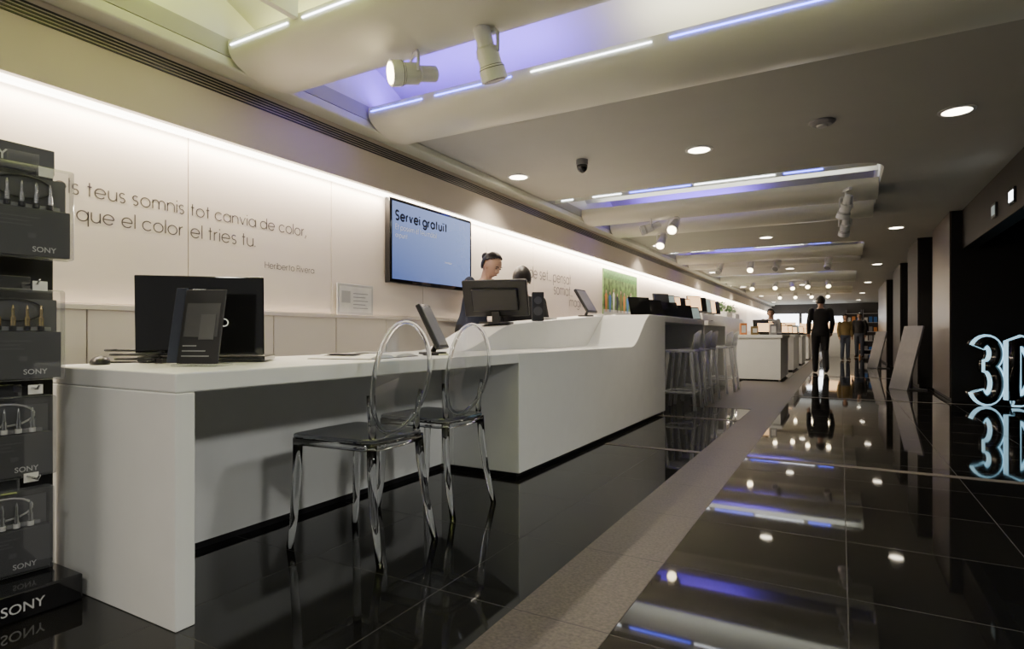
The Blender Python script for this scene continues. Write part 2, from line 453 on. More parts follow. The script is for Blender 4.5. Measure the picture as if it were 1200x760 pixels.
area('coffer_glow', (-1.2, 2.3, 2.56), (math.pi, 0, 0), 3.6, .12, 8, (1, .97, .35))
area('coffer_glow', (-2.3, 3.35, 2.56), (math.pi, 0, 0), 1.4, .12, 14, (.16, .06, 1))
area('coffer_glow', (-.6, 3.35, 2.56), (math.pi, 0, 0), .9, .12, 6, (1, .92, .65))
area('coffer_glow', (.6, 3.35, 2.56), (math.pi, 0, 0), 1.2, .12, 4, (.9, .85, .7))
for yb in (5.18, 10.36, 15.54):
    area('coffer_glow', (-1.9, 3.35+yb, 2.56), (math.pi, 0, 0), 1.6, .12, 15, (.16, .06, 1))
    area('coffer_glow', (-1.3, 2.25+yb, 2.56), (math.pi, 0, 0), 3.2, .12, 7, (.9, .9, .8))

# right side
struct(B('wall_right', (XRW, XRW+.12, -2.5, YE, 0, 2.95), 'blackmatte'))
struct(B('wall_back', (-3.4, XRW+.1, YE, YE+.12, 0, 2.95), 'dgrey'))
tag(B('display_fascia', (1.35, 1.5, 3.0, 9.28, 1.95, ZC-.002), 'blackmatte', bevel=.004), "long black fascia box fixed above a display bay", "fascia")
for yy in (6.75, 7.45):
    e = thing('lit_sign', "small square white lit sign on a black fascia", "sign", (1.35, yy, 2.1), 0, "small lit signs on the fascia")
    B('sign_case', (-.02, -.001, -.09, .09, -.07, .07), 'black', e)
    B('sign_face', (-.024, -.02, -.07, .07, -.045, .045), 'window' if yy < 7 else 'screenpale', e)
def cab(x0, y0, y1, m, lab):
    e = thing('display_cabinet', lab, "cabinet", (x0, y0, 0), 0)
    B('cabinet_body', (.02, XRW-.01-x0, .0, y1-y0, .0, ZC-.004), 'blackmatte', e, .006)
    B('cabinet_side_panel', (.0, .018, .0, y1-y0, .05, ZC-.004), m, e, .003)
cab(1.22, 9.3, 10.9, 'bronze', "tall black cabinet with a dark bronze side, ceiling height")
cab(1.1, 11.6, 13.2, 'blackmatte', "tall matte black cabinet standing against the dark wall")
cab(1.15, 15.5, 17.5, 'blackmatte', "tall black cabinet farther down the dark wall")
cab(1.15, 20, 24, 'bronze', "tall black and bronze cabinet deep in the shop")

# standing letters: black rounded strokes with a glowing pale blue outline
def letter_sign(strokes, loc, rz, lab):
    e = thing('glowing_letter', lab, "illuminated letter", loc, rz, "glowing standing letters")
    for pl in strokes:
        for yy in (.12, .2):
            bm = bmesh.new(); tube(bm, [(p[0], yy, p[1]) for p in pl], .08, 14); part('letter_casing', bm, 'blackgloss', e, smooth=True)
        bm = bmesh.new(); tube(bm, [(p[0], .05, p[1]) for p in pl], .082, 14); part('glowing_outline', bm, 'cyan', e, smooth=True)
        bm = bmesh.new(); tube(bm, [(p[0], .0, p[1]) for p in pl], .056, 14); part('letter_face', bm, 'blackgloss', e, smooth=True)
letter_sign([A(.0, .635, .095, 150, -90, .15)+A(0, .28, .105, 90, -150, .20)], (1.53, 8.9, .0), .1, "black numeral three outlined with pale blue light")
letter_sign([[(-.1, .09), (-.1, .78)]+A(-.04, .435, .16, 90, -90, .345)+[(-.1, .09)]], (1.87, 8.86, .0), .1, "black letter D outlined with pale blue light")

# ================================================================ DOWNLIGHTS
e = thing('downlight', "round recessed white ceiling downlight, lit", "downlight", (-2.83, 5.165, ZC), 0, "recessed ceiling downlights")
bm = bmesh.new()
ring_o = [(math.cos(t*math.pi/16), math.sin(t*math.pi/16)) for t in range(32)]
vo = [bm.verts.new((x*.115, yv*.115, -.004)) for x, yv in ring_o]; vi = [bm.verts.new((x*.09, yv*.09, -.008)) for x, yv in ring_o]; vt = [bm.verts.new((x*.115, yv*.115, 0)) for x, yv in ring_o]
for k in range(32):
    bm.faces.new((vo[k], vo[(k+1) % 32], vi[(k+1) % 32], vi[k])); bm.faces.new((vt[k], vt[(k+1) % 32], vo[(k+1) % 32], vo[k]))
part('trim_ring', bm, 'white', e)
bm = bmesh.new(); tube(bm, [(0, 0, -.006), (0, 0, -.001)], .09, 32); part('lens', bm, 'lamp', e)
DL = e
rows = [5.165, 10.35, 15.5, 20.7, 25.9, 31]
for yy in rows:
    for xx in (-2.83, -1.06, .72):
        if not (yy == rows[0] and xx == -2.83): dup(DL, (xx, yy, ZC))
        area('downlight_beam', (xx, yy, ZC-.02), (0, 0, 0), .16, .16, 12, (1, .88, .70), 120, 'DISK')
for xx in (-2.83, -1.06, .72, 2.1):
    area('downlight_beam', (xx, -.6, ZC-.02), (0, 0, 0), .16, .16, 13, (1, .95, .85), 130, 'DISK')
    dup(DL, (xx, -.6, ZC))
for yy in (.4, 2.6):
    area('counter_fill', (1.95, yy, ZC-.03), (0, math.radians(38), 0), .4, .4, 34, (1, .98, .93), 120)  # added fill lights out of view, no fixture; brighten desk front and panel beneath
for a, b in ((-1.5, 8), (8, 20), (20, 33)):
    area('cove_wash', (XW+.06, (a+b)/2, 1.996), (0, math.radians(-4), 0), .035, b-a, 18*(b-a), (1, .82, .62))

# ================================================================ SPOTLIGHTS
def spot(loc, yaw, pitch, s=1.0, lit=True, lab=None):
    e = thing('track_spotlight', lab or "white cylindrical spotlight hanging from a short bracket", "spotlight", loc, yaw, "white ceiling spotlights")
    e.scale = (s, s, s)
    bm = bmesh.new(); box(bm, -.09, .09, -.018, .018, -.03, 0); part('mount', bm, 'white', e, .004)
    bm = bmesh.new(); tube(bm, [(0, 0, -.03), (0, 0, -.09)], .012, 10)
    tube(bm, [(-.0, -.07, -.2), (0, -.07, -.11), (0, -.05, -.09), (0, .05, -.09), (0, .07, -.11), (0, .07, -.2)], .009, 8)
    part('bracket', bm, 'white', e, smooth=True)
    R = Matrix.Rotation(pitch, 4, 'Y'); c = V((0, 0, -.19))
    bm = bmesh.new()
    f = lambda d: c+R @ V((d, 0, 0))
    tube(bm, [f(-.13), f(-.12), f(-.03), f(-.02), f(.06), f(.065), f(.13)], [.03, .042, .042, .056, .056, .064, .068], 24)
    part('lamp_head', bm, 'white', e, .002, smooth=False)
    bm = bmesh.new(); tube(bm, [f(.06), f(.075)], [.059, .066], 24); part('seam_ring', bm, 'dgrey', e)
    bm = bmesh.new(); tube(bm, [f(.128), f(.134)], .055, 24); part('lens', bm, 'lamphot' if lit else 'grey', e)
    return e
Z = ZC
spot((-1.98, 2.46, Z-.01), math.radians(236), math.radians(10), lab="white spotlight turned sideways with its lens glowing")
spot((-1.52, 2.46, Z-.01), math.radians(75), math.radians(68), lit=False, lab="white spotlight tilted steeply downward, unlit side showing")
for (x, yy, yaw, pit, lit) in ((-1.85, 7.5, 270, 35, True), (-2.15, 7.5, 200, 20, False), (-2.3, 8.6, 270, 45, True), (.05, 7.3, 120, 60, False), (.05, 8.6, 100, 50, False),
                          (-2.2, 12.8, 250, 50, False), (-1.6, 12.8, 270, 40, True), (-1.1, 12.8, 250, 40, False), (-.2, 12.8, 250, 60, False),
                          (-2.2, 18, 270, 40, True), (-1.6, 18, 270, 40, True), (-1.2, 18.4, 280, 40, True), (-.8, 18, 280, 40, True), (-.3, 18, 280, 40, True),
                          (-1.9, 23, 275, 35, True), (-1.4, 23, 275, 35, True), (-.9, 23, 280, 35, True), (-.4, 23, 280, 35, True)):
    spot((x, yy, Z-.01), math.radians(yaw), math.radians(pit), 1, lit)
e = thing('security_camera', "small grey dome security camera fixed to the ceiling", "security camera", (-2.05, 4.95, ZC))
bm = bmesh.new(); tube(bm, [(0, 0, 0), (0, 0, -.05)], .055, 24); part('camera_base', bm, 'grey', e, .003)
bm = bmesh.new(); ell(bm, (0, 0, -.06), (.05, .05, .06)); part('dome', bm, 'blackgloss', e, smooth=True)
e = thing('smoke_detector', "round flat grey ceiling detector", "smoke detector", (-.12, 4.93, ZC))
bm = bmesh.new(); tube(bm, [(0, 0, 0), (0, 0, -.012), (0, 0, -.03)], [.09, .09, .065], 28); part('detector_body', bm, 'grey', e, .003)
bm = bmesh.new(); tube(bm, [(0, 0, -.03), (0, 0, -.045)], [.04, .035], 20); part('detector_cap', bm, 'lgrey', e, .002)

# ================================================================ MAIN COUNTER
XF = -1.671; XB = -2.5
e = thing('reception_counter', "long white solid-surface counter, low desk rising to a higher bar", "counter", (XF, .993, 0))
def lc(x0, x1, y0, y1, z0, z1): return (x0-XF, x1-XF, y0-.993, y1-.993, z0, z1)
B('desktop', lc(XB, XF, .993, 3.06, .69, .75), 'solid', e, .006)
B('end_panel', lc(XB, XF, .993, 1.053, 0, .6895), 'solid', e, .004)
B('modesty_panel', lc(-2.28, -2.24, 1.0535, 3.06, .03, .6895), 'solid', e)
B('plinth', lc(-2.27, -2.25, 1.0535, 3.06, .0, .03), 'black', e)
bm = bmesh.new()
def sm(t): return t*t*(3-2*t)
prof = [(3.061, .03), (6.39, .03), (6.39, 1.065), (5.84, 1.065)]
for i in range(1, 12): t = i/12; prof.append((5.84-.62*t, 1.065-.315*sm(t)))
prof += [(5.22, .75), (3.061, .75)]
prism(bm, [(p[0]-.993, p[1]) for p in prof], 0, -2.15-XF, 0)
part('counter_body', bm, 'solid', e, .006)
bm = bmesh.new()
prof = [(3.061, .03), (6.39, .03), (6.39, 1.065), (5.84, 1.062), (3.9, .945)]
for i in range(1, 12): t = i/12; prof.append((3.9-.8*t, .945-.195*sm(t)))
prof += [(3.061, .75)]
prism(bm, [(p[0]-.993, p[1]) for p in prof], 0, XB-XF, -2.151-XF)
part('rear_ledge', bm, 'solid', e, .006)
B('plinth', lc(XB+.05, XF-.04, 3.1, 6.36, .0, .03), 'black', e)

# ================================================================ GHOST CHAIRS
def ghost_chair(loc, rz, lab):
    e = thing('clear_chair', lab, "chair", loc, rz, "clear plastic chairs at the desk")
    bm = bmesh.new()
    poly = [(-.215, -.17), (-.2, -.19), (.14, -.165), (.185, -.14), (.195, 0), (.185, .14), (.14, .165), (-.2, .19), (-.215, .17), (-.222, 0)]
    prism(bm, poly, 2, .448, .463)
    part('seat', bm, 'seatclear', e, .005)
    bm = bmesh.new()
    pts = [(x*.985, yv*.985, .432) for x, yv in poly]
    tube(bm, pts, .009, 8, sq=1.7, closed=True); part('seat_rim', bm, 'clearsolid', e, smooth=True)
    for s in (-1, 1):
        bm = bmesh.new()
        tube(bm, [(-.195, s*.17, .445), (-.2, s*.172, .3), (-.21, s*.178, .12), (-.225, s*.185, 0)], [.020, .018, .016, .014], 10)
        part('leg', bm, 'clearsolid', e, smooth=True)
        bm = bmesh.new()
        tube(bm, [(.17, s*.145, .445), (.175, s*.15, .34), (.195, s*.16, .18), (.235, s*.172, 0)], [.020, .018, .016, .014], 10)
        part('leg', bm, 'clearsolid', e, smooth=True)
        bm = bmesh.new()
        tube(bm, [(.165, s*.135, .465), (.165, s*.14, .52), (.165, s*.15, .58), (.17, s*.16, .63)], [.015, .013, .011, .009], 10)
        part('back_support', bm, 'clearsolid', e, smooth=True)
    def bp(a, k=1.0):
        yv = .172*math.cos(a)*k; zz = .22*math.sin(a)*k
        return V((.145+.16*(zz+.22)/.44*.45+.02*math.cos(a)**2*k, yv, .69+zz))
    N = 44
    bm = bmesh.new(); c0 = bm.verts.new(bp(0, 0)); c1 = bm.verts.new(bp(0, 0)+V((.006, 0, 0)))
    r0 = [bm.verts.new(bp(2*math.pi*k/N)) for k in range(N)]; r1 = [bm.verts.new(bp(2*math.pi*k/N)+V((.006, 0, 0))) for k in range(N)]
    for k in range(N):
        bm.faces.new((c0, r0[k], r0[(k+1) % N])); bm.faces.new((c1, r1[(k+1) % N], r1[k]))
        bm.faces.new((r0[k], r1[k], r1[(k+1) % N], r0[(k+1) % N]))
    part('backrest', bm, 'clear', e)
    bm = bmesh.new(); pts = [bp(2*math.pi*k/N)+V((.003, 0, 0)) for k in range(N)]
    tube(bm, pts, .010, 10, closed=True); part('backrest_rim', bm, 'clearsolid', e, smooth=True)
    return e
ghost_chair((-1.72, 1.81, 0), 0.02, "transparent plastic chair with an oval back at the open desk")
ghost_chair((-1.79, 2.40, 0), -.03, "transparent plastic chair with an oval back, beside the counter block")

# ================================================================ WALL TV, LEAFLET, POSTER
e = thing('wall_television', "black flat television showing a blue information slide on the wall", "television", (XW, 4.3, 1.645))
B('frame', (.02, .075, -.61, .61, -.355, .355), 'blackgloss', e, .006)
B('wall_bracket', (.001, .02, -.2, .2, -.15, .15), 'black', e)
B('screen', (.0755, .077, -.58, .58, -.32, .325), 'tv', e)
gtext('screen_lettering', "Servei gratuït", 'inkdark', e, (.077, -.54, .175), UY, UZ, .72, t=.34, gap=.42)
gtext('screen_lettering', "Et posem el teu mòbil", 'inklight', e, (.077, -.54, .095), UY, UZ, .56, t=.17)
gtext('screen_lettering', "a punt", 'inklight', e, (.077, -.54, .03), UY, UZ, .15, t=.17)
text('screen_lettering', "movistar", 'inklight', e, (.077, .15, -.12), UY, UZ, width=.12)
e = thing('framed_notice', "small white framed notice leaning on the wall ledge", "framed notice", (XW+.03, 3.15, 1.012))
B('frame', (0, .012, 0, .38, 0, .235), 'lgrey', e, .003)
B('notice_sheet', (.012, .0135, .02, .36, .02, .215), 'paper', e)
B('notice_picture', (.0135, .0142, .04, .13, .09, .18), 'lgrey', e)
for k in range(5): B('printed_line', (.0135, .0142, .16, .32-.03*(k % 2), .05+.028*k, .055+.028*k), 'grey', e)

e = thing('wall_poster', "large poster of a group of people outdoors among greenery", "poster", (XW, 8.8, 1.17))
B('poster_panel', (.001, .02, 0, 1.75, 0, .75), 'foliage_print', e)
B('printed_sky', (.02, .0204, 0, 1.75, .6, .75), 'green', e)
B('printed_ground', (.02, .0204, 0, 1.75, 0, .1), 'lgrey', e)
for i in range(9):
    bm = bmesh.new(); a = .12+i*.18; h = random.uniform(.38, .5)
    prism(bm, [(a-.03, .06), (a-.012, .06), (a, h*.45), (a+.012, .06), (a+.03, .06), (a+.045, h*.5), (a+.055, h*.78), (a+.02, h*.86), (a-.02, h*.86), (a-.055, h*.78), (a-.045, h*.5)], 0, .0206, .0212)
    part('printed_figure', bm, ('orange', 'blue', 'paper', 'navy', 'mustard')[i % 5], e)
    bm = bmesh.new(); prism(bm, [(a+.022*math.cos(t*.524), h*.92+.028*math.sin(t*.524)) for t in range(12)], 0, .0206, .0212); part('printed_head', bm, 'skin', e)

# ================================================================ DESK ITEMS
def laptop(loc, rz, w=.42, d=.28, tilt=18, lab="black open laptop", mat_='blackgloss', scr='screen', brand=None, group=None, lidh=None):
    e = thing('laptop', lab, "laptop", loc, rz, group)
    B('base', (-w/2, w/2, -d, 0, 0.004, .026), mat_, e, .005)
    B('keyboard', (-w/2+.03, w/2-.03, -d+.11, -.03, .026, .028), 'dgrey', e)
    B('touchpad', (-.05, .05, -d+.02, -d+.09, .026, .0268), 'grey', e)
    lh = lidh or d
    T = Matrix.Translation((0, 0, .028)) @ Matrix.Rotation(-math.radians(tilt), 4, 'X')
    B('lid', (-w/2, w/2, 0, .012, .002, lh), mat_, e, .004, mx=T)
    B('screen', (-w/2+.018, w/2-.018, -.0012, 0, .03, lh-.018), scr, e, mx=T)
    if brand:
        R3 = T.to_3x3()
        text('brand_lettering', brand, 'inklight', e, T @ V((.025, .0125, lh*.80)), R3 @ V((-1, 0, 0)), R3 @ V((0, 0, 1)), width=.045)
        bm = bmesh.new()
        c = T @ V((-.085, .0135, lh*.42)); pts = [c+R3 @ V((.014*math.cos(k*math.pi/10), 0, .014*math.sin(k*math.pi/10))) for k in range(20)]
        tube(bm, pts, .0022, 6, closed=True); part('glowing_ring', bm, 'inklight', e, smooth=True, label="small pale ring badge")
    return e
laptop((-2.18, 1.40, .75), math.radians(180+42), w=.46, d=.24, tilt=2, lab="large black glossy laptop, lid facing the aisle, on the white desk", brand="SONY", lidh=.31)
e = thing('leaflet_holder', "black product leaflet standing in a small holder on the desk", "leaflet holder", (-1.93, 1.22, .755), math.radians(24))
T = Matrix.Rotation(math.radians(-12), 4, 'X')
B('leaflet', (-.075, .075, 0, .006, .006, .27), 'black', e, .002, mx=T)
B('printed_photo', (-.062, .062, -.0012, 0, .1, .22), 'dgrey', e, mx=T)
B('printed_phone', (-.005, .05, -.0024, -.0012, .09, .18), 'boardgrey', e, mx=T)
B('side_wing', (-.12, -.078, .01, .016, .01, .28), 'navy', e, .002, mx=T)
B('holder_foot', (-.08, .08, -.02, .09, -.004, .004), 'clear', e, .002)
for k, w_ in enumerate((.1, .085, .05)): B('printed_line', (-.06, -.06+w_, -.0012, 0, .03+.018*k, .034+.018*k), 'grey', e, mx=T)
e = thing('computer_mouse', "small dark computer mouse with a cable on the desk", "mouse", (-2.37, 1.13, .75), 1.0)
bm = bmesh.new(); vs = ell(bm, (0, 0, .006), (.032, .052, .028))
for v in vs: v.co.z = max(v.co.z, .001)
part('mouse_body', bm, 'black', e, smooth=True)
bm = bmesh.new(); ell(bm, (0, .028, .03), (.004, .01, .006), 2); part('scroll_wheel', bm, 'grey', e, smooth=True)
bm = bmesh.new(); tube(bm, [(0, .05, .008), (.03, .1, .004), (.1, .1, .004), (.14, .06, .004), (.17, .09, .004)], .004, 6); part('cable', bm, 'black', e, smooth=True)
e = thing('coiled_cable', "loose black cable coiled on the desk beside the laptop", "cable", (-2.34, 1.24, .756), 0)
bm = bmesh.new(); tube(bm, [(.075*math.cos(a*.45)*(1+.02*a), .05*math.sin(a*.45)*(1+.02*a), .001+.0012*a) for a in range(40)], .0045, 6); part('cable_loop', bm, 'black', e, smooth=True)
B('cable_plug', (.06, .1, .04, .06, -.004, .012), 'black', e, .003)
e = thing('open_magazine', "open magazine with grey photographs lying flat on the desk", "magazine", (-2.0, 2.12, .75), math.radians(12))
B('cover', (-.16, .16, -.235, .235, 0, .003), 'dgrey', e)
for s in (-1, 1):
    bm = bmesh.new(); n = 8
    poly = [(0, .003)]+[(s*.225*i/n, .004+.018*math.sin(math.pi*i/n)**.7*(1-.3*i/n)) for i in range(n+1)]+[(s*.225, .003)]
    prism(bm, [(a, b) for a, b in poly], 0, -.155, .155); part('page_block', bm, 'paper', e)
    B('printed_photo', (-.12, .05, s*.12-.06, s*.12+.06, .0215, .0225), 'dgrey' if s < 0 else 'grey', e)
e = thing('pen', "black pen lying beside the magazine", "pen", (-1.86, 2.48, .755), .8)
bm = bmesh.new(); tube(bm, [(-.065, 0, 0), (-.055, 0, 0), (.06, 0, 0)], [.001, .0045, .0045], 8); part('barrel', bm, 'black', e)
bm = bmesh.new(); tube(bm, [(.02, 0, 0), (.072, 0, 0)], .0052, 8); part('cap', bm, 'metal', e)

def tablet_stand(loc, rz, lab, h=.26, w=.2, tilt=-35, scr='screenpale', case='black'):
    e = thing('tablet_on_stand', lab, "tablet stand", loc, rz, "tablets on desk stands")
    bm = bmesh.new(); tube(bm, [(0, 0, 0), (0, 0, .012)], .08, 28); part('stand_foot', bm, 'black', e, .003)
    bm = bmesh.new(); tube(bm, [(0, 0, .01), (0, -.03, .07), (0, -.01, .14)], [.016, .014, .014], 10); part('stand_arm', bm, 'black', e, smooth=True)
    T = Matrix.Translation((0, 0, .155)) @ Matrix.Rotation(math.radians(tilt), 4, 'X')
    B('tablet_case', (-w/2, w/2, -.014, .014, -h/2, h/2), case, e, .008, mx=T)
    B('screen', (-w/2+.015, w/2-.015, -.0155, -.014, -h/2+.02, h/2-.02), scr, e, mx=T)
    return e
tablet_stand((-2.04, 2.70, .75), math.radians(110), "grey touch terminal tilted on a black stand on the low desk", h=.28, w=.2, tilt=-26, scr='grey', case='black')
tablet_stand((-2.28, 5.6, 1.048), math.radians(88), "touch terminal on a stand on the raised ledge", h=.28, w=.24, tilt=-32, scr='grey', case='black')

def monitor(loc, rz, w, h, lab, scr='screen', group=None, tilt=-10):
    e = thing('computer_monitor', lab, "monitor", loc, rz, group)
    bm = bmesh.new(); prism(bm, rrect(.24, .17, .03), 2, 0, .014); part('stand_base', bm, 'black', e, .003)
    bm = bmesh.new(); box(bm, -.03, .03, .0, .03, .012, .14); part('stand_neck', bm, 'black', e, .006)
    T = Matrix.Translation((0, 0, .05)) @ Matrix.Rotation(math.radians(tilt), 4, 'X')
    B('casing', (-w/2, w/2, -.045, -.01, 0, h), 'black', e, .01, mx=T)
    B('rear_housing', (-w/2+.07, w/2-.07, -.012, .02, .05, h-.06), 'black', e, .012, mx=T)
    B('screen', (-w/2+.018, w/2-.018, -.0462, -.045, .02, h-.02), scr, e, mx=T)
    return e
monitor((-2.27, 3.80, .943), math.radians(180+16), .50, .285, "black computer monitor seen from behind, on the counter ledge", scr='screenblue', tilt=-22)
e = thing('desk_speaker', "slim black upright speaker on the counter ledge", "speaker", (-2.25, 4.45, .98), math.radians(30))
B('speaker_body', (-.05, .05, -.06, .06, 0, .24), 'black', e, .006)
bm = bmesh.new(); tube(bm, [(0, -.06, .17), (0, -.064, .17)], .032, 20); part('speaker_cone', bm, 'dgrey', e)
bm = bmesh.new(); tube(bm, [(0, -.06, .08), (0, -.064, .08)], .038, 20); part('speaker_cone', bm, 'dgrey', e)
for i, (x, yy, r, m_) in enumerate(((-2.3, 5.98, .1, 'paper'), (-2.05, 6.0, .5, 'lgrey'), (-2.33, 4.75, -.2, 'paper'))):
    e = thing('leaflet_stack', "small stack of pale leaflets on the counter", "leaflets", (x, yy, 1.066 if yy > 5.8 else .999), r, "leaflet stacks")
    for k in range(4): B('leaflet', (-.07, .07, -.1, .1, .004*k, .004*k+.0035), m_, e, mx=Matrix.Rotation(.06*k, 4, 'Z'))

# ================================================================ ACCESSORY RACK
e = thing('accessory_rack', "black floor rack of hanging audio cable packs beside the desk", "display rack", (-2.35, .975, 0))
B('base', (-.3, .2, -.6, 0, .0, .085), 'blackgloss', e, .006)
B('back_panel', (-.03, 0, -.56, 0, .085, 1.40), 'blackmatte', e, .003)
B('header', (-.03, .012, -.56, .0, 1.40, 1.485), 'black', e, .003)
text('brand_lettering', "SONY", 'inkdim', e, (.0125, -.25, 1.425), UY, UZ, width=.12, bold=.01)
text('brand_lettering', "SONY", 'inkdim', e, (.201, -.215, .026), UY, UZ, width=.11, bold=.005)
for zz in (1.385, 1.03, .70, .415):
    bm = bmesh.new(); tube(bm, [(0, -.1, zz-.01), (.14, -.1, zz-.01), (.155, -.1, zz+.004)], .0035, 8); part('hook', bm, 'metal', e, smooth=True)
def pack(loc, rz, lab, gold, w=.25, h=.31, pale=False):
    e = thing('cable_pack', lab, "cable package", loc, rz, "hanging audio cable packs")
    bm = bmesh.new(); box(bm, -.02, .035, -w, 0, 0, h-.02)
    part('blister_shell', bm, 'blister', e, .008)
    B('hang_tab', (.0, .003, -w/2-.04, -w/2+.04, h-.02, h+.02), 'blister', e, .001)
    B('printed_insert', (-.014, .026, -w+.01, -.01, .006, h*.5), 'dgrey', e, .002)
    B('back_card', (-.016, -.013, -w+.01, -.01, h*.5, h-.05), 'boardgrey', e)
    B('plug_tray', (-.012, .004, -w+.03, -.03, h*.505, h*.55), 'grey', e, .003)
    n = 4
    for k in range(n):
        bm = bmesh.new(); yy = -.06-.036*k
        z = h*.52
        tube(bm, [(.012, yy, z), (.012, yy, z+.040), (.012, yy, z+.041), (.012, yy, z+.066), (.012, yy, z+.078)], [.0075, .0075, .0042, .0042, .0015], 12)
        part('plug', bm, 'gold' if gold else 'metal', e, label="gold plated plug" if gold else "silver plug", smooth=False)
        bm = bmesh.new(); tube(bm, [(.012, yy, z-.002), (.012, yy, z+.012)], .009, 12); part('plug_collar', bm, 'paper' if pale else 'black', e)
    bm = bmesh.new(); tube(bm, [(-.004+.0, -w/2+.075*math.cos(a*.4), h*.72+.035*math.sin(a*.4)) for a in range(34)], .003, 6); part('coiled_cable', bm, 'paper' if pale else 'black', e, smooth=True)
    text('brand_lettering', "SONY", 'inkdim', e, (.0265, -.11, .02), UY, UZ, width=.062, bold=.012)
    for k, w_ in enumerate((.13, .1, .11)):
        B('printed_line', (.026, .0266, -.22, -.22+w_, h*(.40-.04*k), h*(.40-.04*k)+.003), 'boardgrey', e)
    B('printed_badge', (.026, .0266, -.12, -.1, h*.2, h*.25), 'boardgrey', e)
    return e
pack((-2.215, .968, 1.10), -.08, "clear pack of silver audio plugs hanging below the header", False)
pack((-2.26, .962, .715), -.08, "clear pack of gold plated audio plugs on the rack", True)
pack((-2.31, .958, .40), -.08, "clear pack of silver plugs hanging low on the rack", False, h=.28, pale=True)
pack((-2.315, .955, .09), -.08, "clear pack of pale plugs just above the rack base", False, h=.29, pale=True)
for zz, w in ((1.385, .04), (1.03, .04), (.70, .04), (.415, .04)):
    x = {1.385: -2.18, 1.03: -2.22, .70: -2.25, .415: -2.28}[zz]
    tt = thing('price_tag', "small white price tag clipped on a rack hook", "price tag", (x, .885, zz-.03), 0, "price tags on the rack")
    B('tag_card', (0, .002, -w/2, w/2, 0, .03), 'paper', tt, .001); B('tag_clip', (-.01, -.001, -.008, .008, .008, .02), 'paper', tt)

# ================================================================ HIGH TABLES + STOOLS
def high_table(y0, y1, lab):
    e = thing('high_table', lab, "table", (-1.69, y0, 0), 0, "white high tables")
    L = y1-y0
    B('table_top', (-.72, 0, 0, L, 1.0, 1.07), 'solid', e, .006)
    B('end_panel', (-.72, 0, L-.07, L, 0, .999), 'solid', e, .004)
    B('rear_panel', (-.72, -.66, .0, L-.071, 0, .999), 'solid', e, .004)
high_table(6.45, 8.6, "white high table with a solid end panel after the counter")
high_table(8.9, 10.4, "second white high table with devices on top")
def stool(loc, rz):
    e = thing('bar_stool', "translucent light grey bar stool with a low back", "stool", loc, rz, "bar stools at the high tables")
    bm = bmesh.new(); prism(bm, rrect(.34, .34, .08), 2, .66, .685); part('seat', bm, 'milky', e, .008)
    for sx in (-1, 1):
        for sy in (-1, 1):
            bm = bmesh.new(); tube(bm, [(sx*.13, sy*.13, .66), (sx*.19, sy*.19, 0)], .019, 8); part('leg', bm, 'milky', e, smooth=True)
    bm = bmesh.new(); pts = [(sx*.172, sy*.172, .2) for sx, sy in ((-1, -1), (1, -1), (1, 1), (-1, 1), (-1, -1))]; tube(bm, pts, .013, 8); part('footrest', bm, 'milky', e)
    bm = bmesh.new(); n = 10
    lo = [bm.verts.new((.15+.04*math.sin(math.pi*i/n), -.15+.3*i/n, .69)) for i in range(n+1)]
    hi = [bm.verts.new((.18+.04*math.sin(math.pi*i/n), -.15+.3*i/n, .86+.05*math.sin(math.pi*i/n))) for i in range(n+1)]
    for i in range(n): bm.faces.new((lo[i], lo[i+1], hi[i+1], hi[i]))
    o = part('backrest', bm, 'milky', e, smooth=True); md = o.modifiers.new('s', 'SOLIDIFY'); md.thickness = .012
    return e
s0 = stool((-1.62, 6.95, 0), 0)
for yy, x in ((7.5, -1.60), (8.05, -1.63), (9.15, -1.6), (9.65, -1.6)): dup(s0, (x, yy, 0), random.uniform(-.15, .15))

laptop((-2.1, 6.95, 1.07), math.radians(60), w=.34, d=.23, tilt=15, lab="black laptop open on the high table", scr='screen', group="laptops on high tables")
for i, (x, yy, sc) in enumerate(((-2.1, 7.6, 'screen'), (-2.1, 8.25, 'screen'), (-2.1, 9.2, 'screen'), (-2.1, 9.9, 'screenpale'))):
    laptop((x, yy, 1.07), math.radians(60+random.uniform(-12, 12)), w=.34, d=.23, tilt=15, lab="open laptop on a white high table", scr=sc, group="laptops on high tables")

# ================================================================ WALL SIDE CABINETS, PLANTS
def wall_unit(y0, y1, h, lab):
    e = thing('wall_cabinet', lab, "cabinet", (XW+.08, y0, 0), 0)
    B('cabinet_body', (0, .5, 0, y1-y0, 0, h), 'solid', e, .005)
    n = max(1, int((y1-y0)/.6))
    for k in range(n):
        w = (y1-y0)/n; B('door', (.5, .512, k*w+.01, (k+1)*w-.01, .05, h-.05), 'white', e, .002)
wall_unit(10.8, 13.2, 1.25, "white low cabinet against the panelled wall with screens on it")
wall_unit(13.6, 20, 1.35, "long white cabinet against the wall with displays and planting")
for k in range(5):
    monitor((-2.96, 11.05+.46*k, 1.25), math.radians(60), .40, .34, "black display screen standing on the white cabinet", scr=['screen', 'screenpale', 'screenwarm', 'screen', 'screenwarm'][k], group="screens on the white cabinet")
for k in range(5):
    monitor((-2.96, 13.9+.6*k, 1.35), math.radians(55), .42, .36, "black display screen standing on the long white cabinet", scr=['screenwarm', 'screen', 'screenpale', 'screenwarm', 'screen'][k], group="screens on the long cabinet")
